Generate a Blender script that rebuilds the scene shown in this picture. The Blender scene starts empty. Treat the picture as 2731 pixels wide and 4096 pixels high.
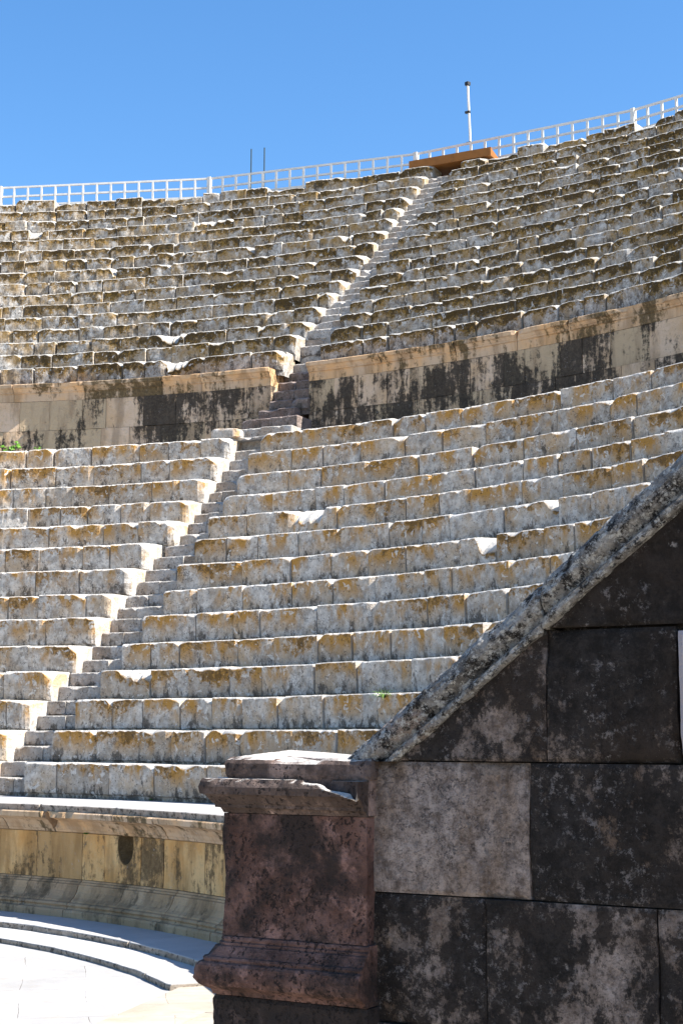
import bpy, math, random
import numpy as np
from mathutils import Vector, Matrix
C = bpy.context.scene.collection
R_ = math.radians
rng = random.Random(7)

# ---------------------------------------------------------------- noise (numpy value noise for mesh relief)
def _h(i, j, k, s):
    n = (i * 374761393 + j * 668265263 + k * 2147483647 + s * 1274126177) & 0xFFFFFFFF
    n = ((n ^ (n >> 13)) * 1274126177) & 0xFFFFFFFF
    n = ((n ^ (n >> 16)) * 2246822519) & 0xFFFFFFFF
    return ((n ^ (n >> 15)) & 0xFFFFFF) / float(0xFFFFFF) * 2 - 1
def vnoise(P, s=0):
    P = np.asarray(P, float); F = np.floor(P); I = F.astype(np.int64); t = P - F; t = t * t * (3 - 2 * t)
    x, y, z = t[..., 0], t[..., 1], t[..., 2]; i, j, k = I[..., 0], I[..., 1], I[..., 2]
    def L(a, b, w): return a + (b - a) * w
    c = [[[_h(i + a, j + b, k + d, s) for d in (0, 1)] for b in (0, 1)] for a in (0, 1)]
    return L(L(L(c[0][0][0], c[1][0][0], x), L(c[0][1][0], c[1][1][0], x), y),
             L(L(c[0][0][1], c[1][0][1], x), L(c[0][1][1], c[1][1][1], x), y), z)
def fbm(P, s=0, o=3):
    r = 0; a = 1; t = 0
    for q in range(o):
        r = r + a * vnoise(np.asarray(P) * 2 ** q, s + q * 13); t += a; a *= .5
    return r / t

# ---------------------------------------------------------------- mesh collection
class MB:
    def __init__(s): s.v = []; s.f = []; s.a = []; s.n = 0
    def add(s, V, F, A=None):
        V = np.asarray(V, float).reshape(-1, 3)
        s.v.append(V); s.f += [tuple(i + s.n for i in f) for f in F]
        A = np.zeros((len(V), 4)) if A is None else np.asarray(A, float)
        if A.ndim == 1: A = np.tile(A, (len(V), 1))
        s.a.append(A); s.n += len(V)
    def grid(s, G, A=None, flip=False):
        nu, nv = G.shape[:2]; F = []
        for i in range(nu - 1):
            for j in range(nv - 1):
                q = (i * nv + j, (i + 1) * nv + j, (i + 1) * nv + j + 1, i * nv + j + 1)
                F.append(q[::-1] if flip else q)
        s.add(G.reshape(-1, 3), F, None if A is None else np.asarray(A).reshape(-1, 4) if np.ndim(A) > 1 else A)
    def box(s, c, sz, M=None, A=None):
        x, y, z = [q / 2 for q in sz]
        V = [Vector((a * x, b * y, d * z)) for a in (-1, 1) for b in (-1, 1) for d in (-1, 1)]
        if M is not None: V = [M @ q for q in V]
        V = [q + Vector(c) for q in V]
        s.add([tuple(q) for q in V], [(0, 1, 3, 2), (4, 6, 7, 5), (0, 4, 5, 1), (2, 3, 7, 6), (0, 2, 6, 4), (1, 5, 7, 3)], A)
    def bar(s, p, q, w, h):                                  # box beam from p to q (h is the vertical size)
        p, q = Vector(p), Vector(q); d = q - p; L = d.length; X = d.normalized()
        up = Vector((0, 0, 1)) if abs(X.z) < .9 else Vector((0, 1, 0))
        Y = up.cross(X).normalized(); Z = X.cross(Y)
        s.box((p + q) / 2, (L, w, h), Matrix((X, Y, Z)).transposed())
    def tube(s, p, q, r, n=10, r2=None):
        p, q = Vector(p), Vector(q); d = (q - p).normalized(); u = d.orthogonal().normalized(); w = d.cross(u)
        V = []
        for c_, rr in ((p, r), (q, r if r2 is None else r2)):
            for i in range(n):
                a = 2 * math.pi * i / n; V.append(tuple(c_ + rr * (u * math.cos(a) + w * math.sin(a))))
        s.add(V, [(i, (i + 1) % n, n + (i + 1) % n, n + i) for i in range(n)] + [tuple(range(n))[::-1], tuple(range(n, 2 * n))])
    def build(s, name, mat, parent=None, smooth=False):
        me = bpy.data.meshes.new(name); V = np.concatenate(s.v); o0 = Vector(V.mean(0)); 
        if parent is None: o0.z = float(V[:, 2].min())
        if parent is not None: o0 = Vector((0, 0, 0)) if False else o0
        me.from_pydata((V - np.array(o0)).tolist(), [], s.f); me.update()
        at = me.attributes.new('A', 'FLOAT_COLOR', 'POINT'); at.data.foreach_set('color', np.concatenate(s.a).astype(np.float32).ravel())
        if smooth: me.polygons.foreach_set('use_smooth', [True] * len(me.polygons))
        me.materials.append(mat)
        o = bpy.data.objects.new(name, me); C.objects.link(o)
        if parent is not None:
            o.parent = parent; o.location = o0 - parent.location
        else: o.location = o0
        return o
def tag(o, label=None, cat=None, group=None, kind=None):
    for k, v in (('label', label), ('category', cat), ('group', group), ('kind', kind)):
        if v: o[k] = v
    return o
def empty(name, loc, label, cat, group=None):
    o = bpy.data.objects.new(name, None); C.objects.link(o); o.location = loc; o.empty_display_size = .2
    return tag(o, label, cat, group)

# ---------------------------------------------------------------- materials
class NT:
    def __init__(s, name):
        s.m = bpy.data.materials.new(name); s.m.use_nodes = True; s.t = s.m.node_tree; s.t.nodes.clear()
        s.o = s.n('ShaderNodeOutputMaterial'); s.b = s.n('ShaderNodeBsdfPrincipled'); s.l(s.b.outputs[0], s.o.inputs[0])
        s.b.inputs['Roughness'].default_value = .9
        s.b.inputs['Specular IOR Level'].default_value = .25
        g = s.n('ShaderNodeNewGeometry'); at = s.n('ShaderNodeAttribute'); at.attribute_name = 'A'
        sp = s.n('ShaderNodeSeparateColor'); s.l(at.outputs['Color'], sp.inputs[0])
        s.blk, s.hv, s.cov = sp.outputs; s.alpha = at.outputs['Alpha']; s.pos = g.outputs['Position']; s.nrm = g.outputs['Normal']
        off = s.vm('SCALE', s.vm('ADD', s.comb(s.blk, s.blk, s.blk), (0, .37, .11)), sc=23.0)
        s.P = s.vm('ADD', s.pos, off)
    def n(s, t): return s.t.nodes.new(t)
    def l(s, a, b): s.t.links.new(a, b)
    def put(s, sock, v):
        if isinstance(v, bpy.types.NodeSocket): s.l(v, sock)
        else:
            try: sock.default_value = v
            except Exception: sock.default_value = (*v, 1)
    def comb(s, x, y, z):
        n = s.n('ShaderNodeCombineXYZ')
        for i, v in enumerate((x, y, z)): s.put(n.inputs[i], v)
        return n.outputs[0]
    def vm(s, op, a, b=None, sc=None):
        n = s.n('ShaderNodeVectorMath'); n.operation = op; s.put(n.inputs[0], a)
        if b is not None: s.put(n.inputs[1], b)
        if sc is not None: n.inputs['Scale'].default_value = sc
        return n.outputs[0]
    def ma(s, op, a, b=0.0, c=None, clamp=False):
        n = s.n('ShaderNodeMath'); n.operation = op; n.use_clamp = clamp; s.put(n.inputs[0], a); s.put(n.inputs[1], b)
        if c is not None: s.put(n.inputs[2], c)
        return n.outputs[0]
    def noise(s, scale, detail=6, rough=.6, vec=None, sq=None, dist=0.0):
        v = vec if vec is not None else s.P
        if sq: v = s.vm('MULTIPLY', v, sq)
        n = s.n('ShaderNodeTexNoise'); s.l(v, n.inputs['Vector']); n.inputs['Scale'].default_value = scale
        n.inputs['Detail'].default_value = detail; n.inputs['Roughness'].default_value = rough; n.inputs['Distortion'].default_value = dist
        return n.outputs['Fac']
    def vor(s, scale, feat='F1', vec=None, rnd=1.0):
        n = s.n('ShaderNodeTexVoronoi'); n.feature = feat; s.l(vec if vec is not None else s.P, n.inputs['Vector'])
        n.inputs['Scale'].default_value = scale; n.inputs['Randomness'].default_value = rnd
        return n.outputs['Distance']
    def ss(s, x, a, b):                                       # smooth step from a to b
        n = s.n('ShaderNodeMapRange'); n.interpolation_type = 'SMOOTHSTEP'; s.put(n.inputs['Value'], x)
        s.put(n.inputs['From Min'], a); s.put(n.inputs['From Max'], b); return n.outputs[0]
    def mix(s, f, a, b, mode='MIX'):
        n = s.n('ShaderNodeMix'); n.data_type = 'RGBA'; n.blend_type = mode
        s.put(n.inputs[0], f); s.put(n.inputs[6], a if isinstance(a, bpy.types.NodeSocket) else (*a, 1)); s.put(n.inputs[7], b if isinstance(b, bpy.types.NodeSocket) else (*b, 1))
        return n.outputs[2]
    def bump(s, h, dist=.02, strength=1.0, prev=None):
        n = s.n('ShaderNodeBump'); n.inputs['Strength'].default_value = strength; n.inputs['Distance'].default_value = dist
        s.put(n.inputs['Height'], h)
        if prev is not None: s.l(prev, n.inputs['Normal'])
        return n.outputs[0]
    def done(s, col, nrm=None):
        s.put(s.b.inputs['Base Color'], col)
        if nrm is not None: s.l(nrm, s.b.inputs['Normal'])
        return s.m

def seat_mat(name, g1, g2, warm, ochre, brown, cov, band, soft, stain, bottom, lipc=(.60, .58, .545)):
    t = NT(name)
    big = t.noise(1.1, 5, .65, vec=t.pos); mid = t.noise(7, 8, .7); fine = t.noise(45, 4, .75); vf = t.noise(24, 6, .75)
    riser = t.ss(t.hv, .95, .925)
    col = t.mix(t.ss(mid, .32, .68), g1, g2)
    col = t.mix(t.ma('MULTIPLY', t.ss(t.noise(2.2, 5, .6), .42, .7), .8), col, warm)
    col = t.mix(t.ma('MULTIPLY', t.ss(t.blk, .72, .95), .45), col, tuple(q * .55 for q in warm))
    soft_b = t.ma('MULTIPLY', t.ma('MULTIPLY', t.ss(t.hv, .0, .9), t.ss(t.noise(2.6, 6, .65, sq=(1, 1, .6)), .44, .62)), soft)
    col = t.mix(soft_b, col, ochre)
    # lichen and moss: below the lip, patchy, differs from block to block
    mn = t.noise(7.5, 10, .76, sq=(1, 1, 1.1))
    k = t.ma('ADD', t.ma('MULTIPLY', t.ma('SUBTRACT', t.hv, .5), band), t.ma('MULTIPLY', t.ma('SUBTRACT', big, .5), 2.0))
    k = t.ma('ADD', k, t.ma('MULTIPLY', t.ma('SUBTRACT', t.blk, .5), .38))
    k = t.ma('ADD', k, t.ma('MULTIPLY', t.ma('SUBTRACT', mn, .5), 2.2))
    k = t.ma('SUBTRACT', k, t.ma('MULTIPLY', t.cov, 1.3))
    m1 = t.ma('MULTIPLY', t.ss(k, cov, cov + .09), riser); m2 = t.ma('MULTIPLY', t.ss(k, cov + .14, cov + .30), riser)
    mc = t.mix(t.ss(vf, .35, .65), ochre, brown)
    col = t.mix(t.ma('MULTIPLY', m1, .85), col, mc); col = t.mix(t.ma('MULTIPLY', m2, .85), col, brown)
    # dark weather stains
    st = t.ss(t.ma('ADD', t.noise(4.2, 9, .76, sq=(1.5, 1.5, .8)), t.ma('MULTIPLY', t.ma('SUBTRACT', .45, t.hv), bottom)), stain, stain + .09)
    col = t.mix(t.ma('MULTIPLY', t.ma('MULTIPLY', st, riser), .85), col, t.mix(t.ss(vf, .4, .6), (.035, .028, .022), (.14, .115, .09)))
    # pale crusts
    sp = t.ma('MULTIPLY', t.ss(t.noise(9, 7, .6, dist=.6), .60, .64), .8)
    col = t.mix(sp, col, g2)
    cr = t.ma('MULTIPLY', t.ss(t.vor(2.6, 'DISTANCE_TO_EDGE', vec=t.vm('ADD', t.P, t.vm('SCALE', t.comb(t.noise(6, 4), mid, t.noise(5, 4)), sc=.5))), .020, .004), t.ss(t.noise(1.6, 3, .5), .52, .58)); col = t.mix(t.ma('MULTIPLY', cr, .8), col, (.04, .03, .022))
    # speckle, pits, lip whitened as if catching the sun
    col = t.mix(t.ma('MULTIPLY', t.ss(vf, .55, .66), .78), col, (.06, .05, .04))
    col = t.mix(t.ma('MULTIPLY', t.ss(fine, .60, .70), .5), col, (.62, .60, .57))
    col = t.mix(t.ma('MULTIPLY', t.ss(t.hv, .93, .955), .8), col, lipc)  # bright sunlit edge of the lip painted into the colour
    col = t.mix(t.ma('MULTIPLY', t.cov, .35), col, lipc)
    pits = t.ma('MULTIPLY', t.ss(t.vor(22, vec=t.vm('ADD', t.P, t.vm('SCALE', t.comb(mid, vf, mid), sc=.1))), .20, .10), t.ss(mid, .46, .58))
    col = t.mix(t.ma('MULTIPLY', pits, .8), col, (.05, .04, .03))
    h = t.ma('ADD', t.ma('MULTIPLY', t.noise(16, 8, .7), 1.0), t.ma('MULTIPLY', fine, .45))
    h = t.ma('SUBTRACT', h, t.ma('MULTIPLY', pits, .5))
    return t.done(col, t.bump(h, .05, .9))

M = {}
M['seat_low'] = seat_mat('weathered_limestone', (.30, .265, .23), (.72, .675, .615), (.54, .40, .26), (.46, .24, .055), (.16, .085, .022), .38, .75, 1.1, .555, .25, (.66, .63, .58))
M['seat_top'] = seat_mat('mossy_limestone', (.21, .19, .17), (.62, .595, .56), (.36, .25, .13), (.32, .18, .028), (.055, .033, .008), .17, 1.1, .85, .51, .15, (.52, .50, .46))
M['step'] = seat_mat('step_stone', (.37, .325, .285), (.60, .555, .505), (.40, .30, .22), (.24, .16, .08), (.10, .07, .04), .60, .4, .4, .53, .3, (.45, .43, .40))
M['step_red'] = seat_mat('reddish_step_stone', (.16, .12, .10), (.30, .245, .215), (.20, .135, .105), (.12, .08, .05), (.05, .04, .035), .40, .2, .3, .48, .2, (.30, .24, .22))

def podium_mat(name, a, b, c, dark, streak_lo, dk=.9, fine_s=30, rough_b=.5):
    t = NT(name)
    col = t.mix(t.ss(t.noise(2.0, 6, .6), .35, .65), a, b)
    col = t.mix(t.ss(t.blk, .55, .75), col, c)
    col = t.mix(t.ma('MULTIPLY', t.ss(t.noise(9, 7, .7), .5, .72), .5), col, (.40, .29, .17))
    s1 = t.noise(3.4, 9, .68, vec=t.pos, sq=(1.9, 1.9, .38))
    s2 = t.noise(1.1, 3, .5, vec=t.pos)
    k = t.ma('ADD', s1, t.ma('MULTIPLY', t.ma('SUBTRACT', s2, .5), .9)); k = t.ma('ADD', k, t.ma('MULTIPLY', t.ma('SUBTRACT', t.cov, .5), .24)); k = t.ma('ADD', k, t.ma('MULTIPLY', t.ma('SUBTRACT', t.noise(13, 8, .75), .5), .7))
    wide = t.ss(t.noise(2.4, 5, .6, sq=(1.6, 1.6, .35)), .46, .64); col = t.mix(t.ma('MULTIPLY', wide, .6), col, tuple(q * .45 for q in a))
    m = t.ss(k, streak_lo, streak_lo + .17)
    col = t.mix(t.ma('MULTIPLY', m, dk), col, t.mix(t.ss(t.noise(20, 5, .7), .4, .6), dark, tuple(q * 2.2 for q in dark)))
    sp = t.ma('MULTIPLY', t.ss(t.noise(26, 6, .75), .60, .68), t.ss(t.noise(2.5, 3, .5), .45, .6))
    col = t.mix(t.ma('MULTIPLY', sp, .7), col, (.42, .41, .40))
    col = t.mix(t.ss(t.noise(70, 3, .8), .64, .74), col, t.mix(.6, col, (.05, .04, .03)))
    h = t.ma('ADD', t.noise(14, 8, .7), t.ma('MULTIPLY', t.noise(fine_s, 5, .7), .5))
    return t.done(col, t.bump(h, .03, rough_b))
M['pod_low'] = podium_mat('warm_podium_stone', (.58, .31, .105), (.66, .43, .20), (.46, .28, .12), (.055, .036, .018), .43, .85)
M['pod_base'] = podium_mat('grey_moulding_stone', (.37, .245, .135), (.47, .33, .20), (.40, .27, .16), (.07, .05, .03), .50, .75)
M['pod_up'] = podium_mat('stained_podium_stone', (.56, .385, .235), (.64, .48, .345), (.48, .36, .23), (.022, .018, .014), .425, .94, 45, 1.0)
M['cornice'] = podium_mat('cornice_stone', (.60, .37, .19), (.52, .38, .26), (.46, .34, .23), (.05, .034, .014), .44, .9)

def dark_wall_mat():
    t = NT('blackened_ashlar')
    n = t.noise(5.0, 10, .76, sq=(1, 1, .8)); n2 = t.noise(1.7, 5, .6); g = t.noise(19, 9, .82); gr = t.noise(60, 6, .8)
    pale = t.mix(t.ss(g, .36, .62), (.15, .115, .096), (.47, .395, .355))
    pale = t.mix(t.ma('MULTIPLY', t.ss(t.noise(2.6, 5, .62, sq=(1.8, 1.8, .7)), .46, .66), .75), pale, t.mix(t.ss(g, .4, .6), (.13, .085, .055), (.30, .205, .135)))
    pale = t.mix(t.ma('MULTIPLY', t.ss(gr, .50, .62), .6), pale, (.055, .043, .038))
    k = t.ma('ADD', t.ma('ADD', t.ma('MULTIPLY', n, 1.5), t.ma('MULTIPLY', n2, 1.0)), t.cov)   # cov moves a block from bare to black
    k = t.ma('ADD', k, t.ma('MULTIPLY', t.ma('SUBTRACT', g, .5), 1.1)); m = t.ss(k, 1.26, 1.44)
    crust = t.mix(t.ss(g, .42, .62), (.004, .0035, .0035), (.020, .0165, .015))
    crust = t.mix(t.ma('MULTIPLY', t.ss(t.noise(2.3, 5, .6), .48, .66), .7), crust, (.028, .019, .014))
    col = t.mix(t.ma('MULTIPLY', m, .95), pale, crust)
    sp = t.ma('MULTIPLY', t.ss(t.noise(30, 9, .85), .54, .59), t.ss(t.noise(3.3, 6, .7), .42, .54)); col = t.mix(t.ma('MULTIPLY', sp, .85), col, (.23, .205, .195))
    v = t.vm('ADD', t.P, t.vm('SCALE', t.comb(n, g, n2), sc=.12))
    sp2 = t.ma('MULTIPLY', t.ss(t.vor(6, vec=v), .10, .07), t.ss(t.noise(4, 2, .5), .52, .56)); col = t.mix(t.ma('MULTIPLY', sp2, .85), col, (.42, .38, .35))
    pit = t.ss(t.vor(70, vec=v), .22, .08); col = t.mix(t.ma('MULTIPLY', pit, .7), col, (.012, .010, .009))
    cr = t.ss(t.vor(5, 'DISTANCE_TO_EDGE', vec=t.vm('ADD', t.P, t.vm('SCALE', t.comb(t.noise(9, 5), n, t.noise(8, 5)), sc=.4))), .010, .0)
    cr = t.ma('MULTIPLY', cr, t.ss(t.noise(2.2, 3, .6), .54, .60))
    col = t.mix(t.ma('MULTIPLY', cr, .8), col, (.015, .012, .010))
    h = t.ma('SUBTRACT', t.ma('ADD', t.ma('ADD', g, t.ma('MULTIPLY', gr, .6)), t.ma('MULTIPLY', n, 1.2)), t.ma('ADD', t.ma('MULTIPLY', pit, .4), t.ma('MULTIPLY', cr, .6)))
    return t.done(col, t.bump(h, .022, 1.0))
M['wall'] = dark_wall_mat()
def coping_mat():
    t = NT('lichen_coping_stone')
    n = t.noise(7, 10, .75); col = t.mix(t.ss(n, .36, .62), (.13, .122, .115), (.42, .405, .38))
    col = t.mix(t.ma('MULTIPLY', t.ss(t.noise(4, 6, .6), .55, .66), .8), col, (.34, .27, .23))
    col = t.mix(t.ss(t.noise(22, 8, .8), .48, .57), col, (.022, .020, .019))
    col = t.mix(t.ma('MULTIPLY', t.ss(t.noise(40, 8, .85), .52, .57), .85), col, (.66, .66, .63))
    h = t.ma('ADD', t.noise(34, 9, .75), t.ma('MULTIPLY', t.noise(120, 4, .7), .4))
    return t.done(col, t.bump(h, .035, 1.0))
M['coping'] = coping_mat()
def pier_mat(name, base, light, dk, top=None):
    t = NT(name)
    n = t.noise(4, 9, .7); col = t.mix(t.ss(n, .35, .65), base, light)
    col = t.mix(t.ma('MULTIPLY', t.ss(t.noise(9, 8, .75), .52, .64), .6), col, tuple(min(1, q * 1.8) for q in light))
    col = t.mix(t.ma('MULTIPLY', t.ss(t.ma('ADD', t.noise(3.6, 8, .72), t.ma('MULTIPLY', t.cov, .4)), .53, .70), dk), col, (.016, .013, .012))
    v = t.vm('ADD', t.P, t.vm('SCALE', t.comb(t.noise(26, 5), n, t.noise(25, 5)), sc=.13)); v = t.vm('MULTIPLY', v, (1, 1, .8))
    p1 = t.ma('MULTIPLY', t.ss(t.vor(46, vec=v), .36, .22), t.ss(t.noise(7, 5, .65), .43, .55)); p2 = t.ss(t.noise(34, 5, .65), .62, .68)
    pit = t.ma('MAXIMUM', p1, t.ma('MULTIPLY', p2, .6))
    col = t.mix(t.ma('MULTIPLY', pit, .8), col, (.014, .010, .009))
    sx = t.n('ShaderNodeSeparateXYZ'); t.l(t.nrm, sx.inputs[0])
    if top: col = t.mix(t.ma('MULTIPLY', t.ma('MAXIMUM', t.ss(sx.outputs[2], .75, .92), t.alpha), .85), col, top)  # sun glare on upward faces painted in as a paler colour; broken stone pale too
    h = t.ma('SUBTRACT', t.ma('ADD', t.noise(30, 8, .7), t.ma('MULTIPLY', t.noise(130, 3, .7), .25)), t.ma('MULTIPLY', pit, .9))
    return t.done(col, t.bump(h, .014, .95))
M['pier'] = pier_mat('reddish_travertine', (.080, .040, .030), (.19, .110, .092), .9)
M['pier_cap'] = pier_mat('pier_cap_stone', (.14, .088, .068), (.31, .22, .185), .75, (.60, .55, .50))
M['pier_dark'] = pier_mat('dark_plinth_stone', (.05, .034, .03), (.10, .07, .062), .85)
def paving_mat(name, a, b, tile, warm):
    t = NT(name)
    col = t.mix(t.ss(t.noise(1.2, 6, .6), .35, .65), a, b)
    col = t.mix(t.ma('MULTIPLY', t.ss(t.noise(5, 6, .65), .5, .7), .5), col, warm)
    n = t.n('ShaderNodeTexBrick'); mp = t.n('ShaderNodeMapping'); mp.inputs['Rotation'].default_value = (0, 0, R_(33)); t.l(t.pos, mp.inputs[0])
    t.l(t.vm('ADD', mp.outputs[0], t.vm('SCALE', t.comb(t.noise(.8, 3), t.noise(.7, 3), 0.0), sc=.12)), n.inputs['Vector'])
    n.inputs['Color1'].default_value = (1, 1, 1, 1); n.inputs['Color2'].default_value = (.9, .9, .9, 1); n.inputs['Mortar'].default_value = (.25, .20, .16, 1)
    n.inputs['Scale'].default_value = tile; n.inputs['Mortar Size'].default_value = .004; n.inputs['Mortar Smooth'].default_value = .6
    n.inputs['Brick Width'].default_value = 1.1; n.inputs['Row Height'].default_value = .7
    col = t.mix(t.ma('MULTIPLY', t.ss(t.noise(2.0, 3, .6), .35, .6), .85), col, t.mix(1.0, col, n.outputs['Color'], 'MULTIPLY'))
    col = t.mix(t.ss(t.noise(40, 4, .8), .66, .74), col, t.mix(.5, col, (.12, .10, .08)))
    h = t.ma('ADD', t.noise(6, 7, .6), t.ma('MULTIPLY', n.outputs['Fac'], -.3))
    return t.done(col, t.bump(h, .02, .4))
M['paving'] = paving_mat('pale_paving', (.30, .292, .285), (.36, .352, .345), 1.0, (.32, .29, .25))
M['terrace'] = paving_mat('terrace_paving', (.46, .44, .415), (.54, .52, .495), 1.0, (.46, .40, .33))
def kerb_mat():
    t = NT('kerb_stone'); n = t.noise(6, 8, .7)
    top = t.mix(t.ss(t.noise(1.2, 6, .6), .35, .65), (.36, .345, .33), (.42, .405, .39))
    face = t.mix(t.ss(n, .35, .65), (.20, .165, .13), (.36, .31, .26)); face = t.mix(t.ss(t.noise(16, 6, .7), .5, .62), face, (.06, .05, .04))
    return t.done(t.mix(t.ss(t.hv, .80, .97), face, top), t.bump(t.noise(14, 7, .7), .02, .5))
M['kerb'] = kerb_mat()
M['paving_warm'] = paving_mat('warm_paving', (.34, .29, .23), (.40, .355, .30), 1.3, (.32, .25, .18))
def flat(name, c, rough=.6, metal=0., var=.25, sc=12):
    t = NT(name); t.b.inputs['Roughness'].default_value = rough; t.b.inputs['Metallic'].default_value = metal
    n = t.noise(sc, 7, .7); col = t.mix(t.ma('MULTIPLY', t.ss(n, .45, .7), var), c, tuple(q * .35 for q in c))
    return t.done(col, t.bump(n, .003, .4))
M['white'] = flat('chalky_white_paint', (.68, .65, .60), .5, 0, .3, 9)
M['rust'] = flat('orange_painted_steel', (.27, .105, .022), .55, 0, .35, 5)
M['black'] = flat('black_plastic', (.02, .02, .02), .5)
M['rod'] = flat('dark_green_steel', (.03, .05, .05), .5)
M['earth'] = flat('packed_rubble', (.13, .10, .075), .95)
M['ground'] = flat('dusty_ground', (.36, .29, .21), .95, 0, .3, 1)
M['leaf'] = flat('fresh_green_leaf', (.10, .22, .025), .5, 0, .3, 40)
M['grass'] = flat('grass_blade', (.12, .22, .035), .5, 0, .3, 40)
M['stalk'] = flat('brown_stalk', (.12, .08, .05), .8)
M['pale_block'] = podium_mat('pale_repair_stone', (.27, .25, .275), (.33, .31, .335), (.30, .28, .30), (.10, .09, .09), .70, .5)

# ---------------------------------------------------------------- curved masonry
AZ = 70.48                                                    # bearing of the stairway seen in the photograph
VIS = (43.0, 113.0)
def pol(r, a): return np.stack([r * np.sin(a), r * np.cos(a)], -1)

def bench_block(mb, R, zb, h, depth, a0, a1, sd, rough=.008, chipf=1., hollow=.018, endchip=(0, 0), ds=.045, lip=.022, jr=.012, jz=.008, alpha=0.):
    q = random.Random(sd); L = (a1 - a0) * R
    fine = VIS[0] < math.degrees((a0 + a1) / 2) < VIS[1]
    nu = max(3, int(L / (ds if fine else .25)) + 1)
    a = np.linspace(a0, a1, nu); u = (a - a0) * R; de0 = u; de1 = L - u
    R2 = R + q.uniform(-jr, jr); h2 = h + q.uniform(-jz, jz); tilt = q.uniform(-1, 1) * jz * .8; yaw = q.uniform(-1, 1) * jr * .9
    w = (u / L - .5)
    P = np.stack([u * 1.0 + sd * 3.1, u * 0 + zb * 3, u * 0 + sd], -1)
    c = lip * (.75 + .35 * vnoise(P * 9, 3)) + .020 * np.clip(vnoise(P * (17, 1, 1), 31), 0, 1) + .012 * np.clip(vnoise(P * (41, 1, 1), 37), 0, 1)
    if h > .3 and q.random() < .02:                       # a stone with its front broken off part way along
        ub = L * q.uniform(.15, .85); sg = q.choice([-1, 1]); c = c + q.uniform(.09, .2) / (1 + np.exp(-sg * (u - ub) / .02)) * (1 + .6 * vnoise(P * 9, 41) + .4 * vnoise(P * 23, 43))
    n = fbm(P * (2.6, 1, 1), 5, 3); c = c + chipf * np.clip(n - .30, 0, 1) * .12
    for de in (de0, de1):
        if q.random() < .22 * chipf: c = c + q.uniform(.03, .10) * np.clip(1 - de / q.uniform(.05, .16), 0, 1)
    ec = np.zeros(nu)
    if endchip[0]: c = c + endchip[0] * np.clip(1 - de0 / .14, 0, 1); ec += endchip[0] * .8 * np.clip(1 - de0 / .06, 0, 1)
    if endchip[1]: c = c + endchip[1] * np.clip(1 - de1 / .16, 0, 1); ec += endchip[1] * .8 * np.clip(1 - de1 / .07, 0, 1)
    c = np.clip(c, .008, min(.24, h * .6)); ec = ec + .005 * np.exp(-np.minimum(de0, de1) / .012) * (1 + .8 * vnoise(P * 5, 8))
    rc = (q.uniform(.03, .085), q.uniform(.02, .05)) if q.random() < (.30 if h > .3 else 0) else (0, 1)
    if math.degrees(a0) < 58: rough *= 1.8
    nz = 8 if (fine and h > .3) else 5
    ys = [0, .235, .27] + list(np.linspace(.27, 1, nz - 2))[1:] if h > .3 else [0, .36, .40, .7, 1][:nz]; cols = []; hv = []; ch = []
    top = h2 + tilt * w * 2
    for y in ys:
        hh = -.1 + y * (top - c * 1.0 + .1) ; rr = hollow * (1 - y) ** 1.3 * (1 if h > .3 else .3) + (.028 if y < (.25 if h > .3 else .38) else 0) + ec * (.3 + .7 * (0.5 + .5 * vnoise(np.stack([u * 0 + y * 3, u * 0 + sd, u * 4], -1), 4))) + rc[0] * np.clip(1 - de1 / (rc[1] * 2.2), 0, 1) * max(0, y - .25) * 1.3
        cols.append((rr, hh)); hv.append(np.full(nu, max(0, min(1, (y - .2) / .8 * .93)))); ch.append(np.zeros(nu))
    for t in (.3, .62, .86, 1.0):
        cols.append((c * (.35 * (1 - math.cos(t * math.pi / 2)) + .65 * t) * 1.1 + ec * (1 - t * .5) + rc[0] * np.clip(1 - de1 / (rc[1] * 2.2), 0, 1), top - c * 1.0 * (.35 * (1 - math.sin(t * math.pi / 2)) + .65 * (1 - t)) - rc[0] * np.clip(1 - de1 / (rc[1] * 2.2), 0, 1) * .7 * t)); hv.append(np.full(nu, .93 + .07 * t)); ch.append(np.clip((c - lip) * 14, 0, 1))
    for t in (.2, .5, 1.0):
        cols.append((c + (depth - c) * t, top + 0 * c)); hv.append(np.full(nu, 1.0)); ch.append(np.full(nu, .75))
    rho = np.stack([x[0] for x in cols], 1); zz = np.stack([x[1] for x in cols], 1)
    H = np.stack(hv, 1); CH = np.stack(ch, 1); m = rho.shape[1]
    UU = np.repeat(u[:, None], m, 1)
    N = fbm(np.stack([UU * 7 + sd, zz * 7 + rho * 5, np.full_like(UU, sd * 1.7)], -1), 11, 3)
    N2 = fbm(np.stack([UU * 7 + sd, zz * 7 + rho * 5, np.full_like(UU, sd * 2.3)], -1), 17, 2)
    k = np.ones(m); k[nz + 3:] = .4; k[-1] = 0
    rho = rho + N * rough * 1.5 * k; zz = zz + N2 * rough * .45 * k + 0
    rr = R2 + rho + (yaw * w * 2)[:, None]
    xy = pol(rr, np.repeat(a[:, None], m, 1)); G = np.concatenate([xy, (zb + zz)[..., None]], -1)
    blk = q.random(); A = np.stack([np.full_like(H, blk), H, CH, np.full_like(H, alpha)], -1)
    mb.grid(G, A)
    for col, flip in ((0, True), (nu - 1, False)):            # ends of the block
        bb = np.array([[*pol(np.array([R2 + depth]), np.array([a[col]]))[0], zb - .1]])
        V = np.concatenate([G[col], bb]); f = tuple(range(len(V))); 
        Ac = np.concatenate([A[col], A[col][:1]]); Ac[:, 2] = .9
        mb.add(V, [f[::-1] if not flip else f], Ac)

def split(a0, a1, R, lo, hi, q):                              # random block joints along an arc
    out = [a0]; 
    while True:
        s = q.uniform(lo, hi) / R
        if out[-1] + s > a1 - lo * .7 / R: break
        out.append(out[-1] + s)
    out.append(a1); return out

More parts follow.
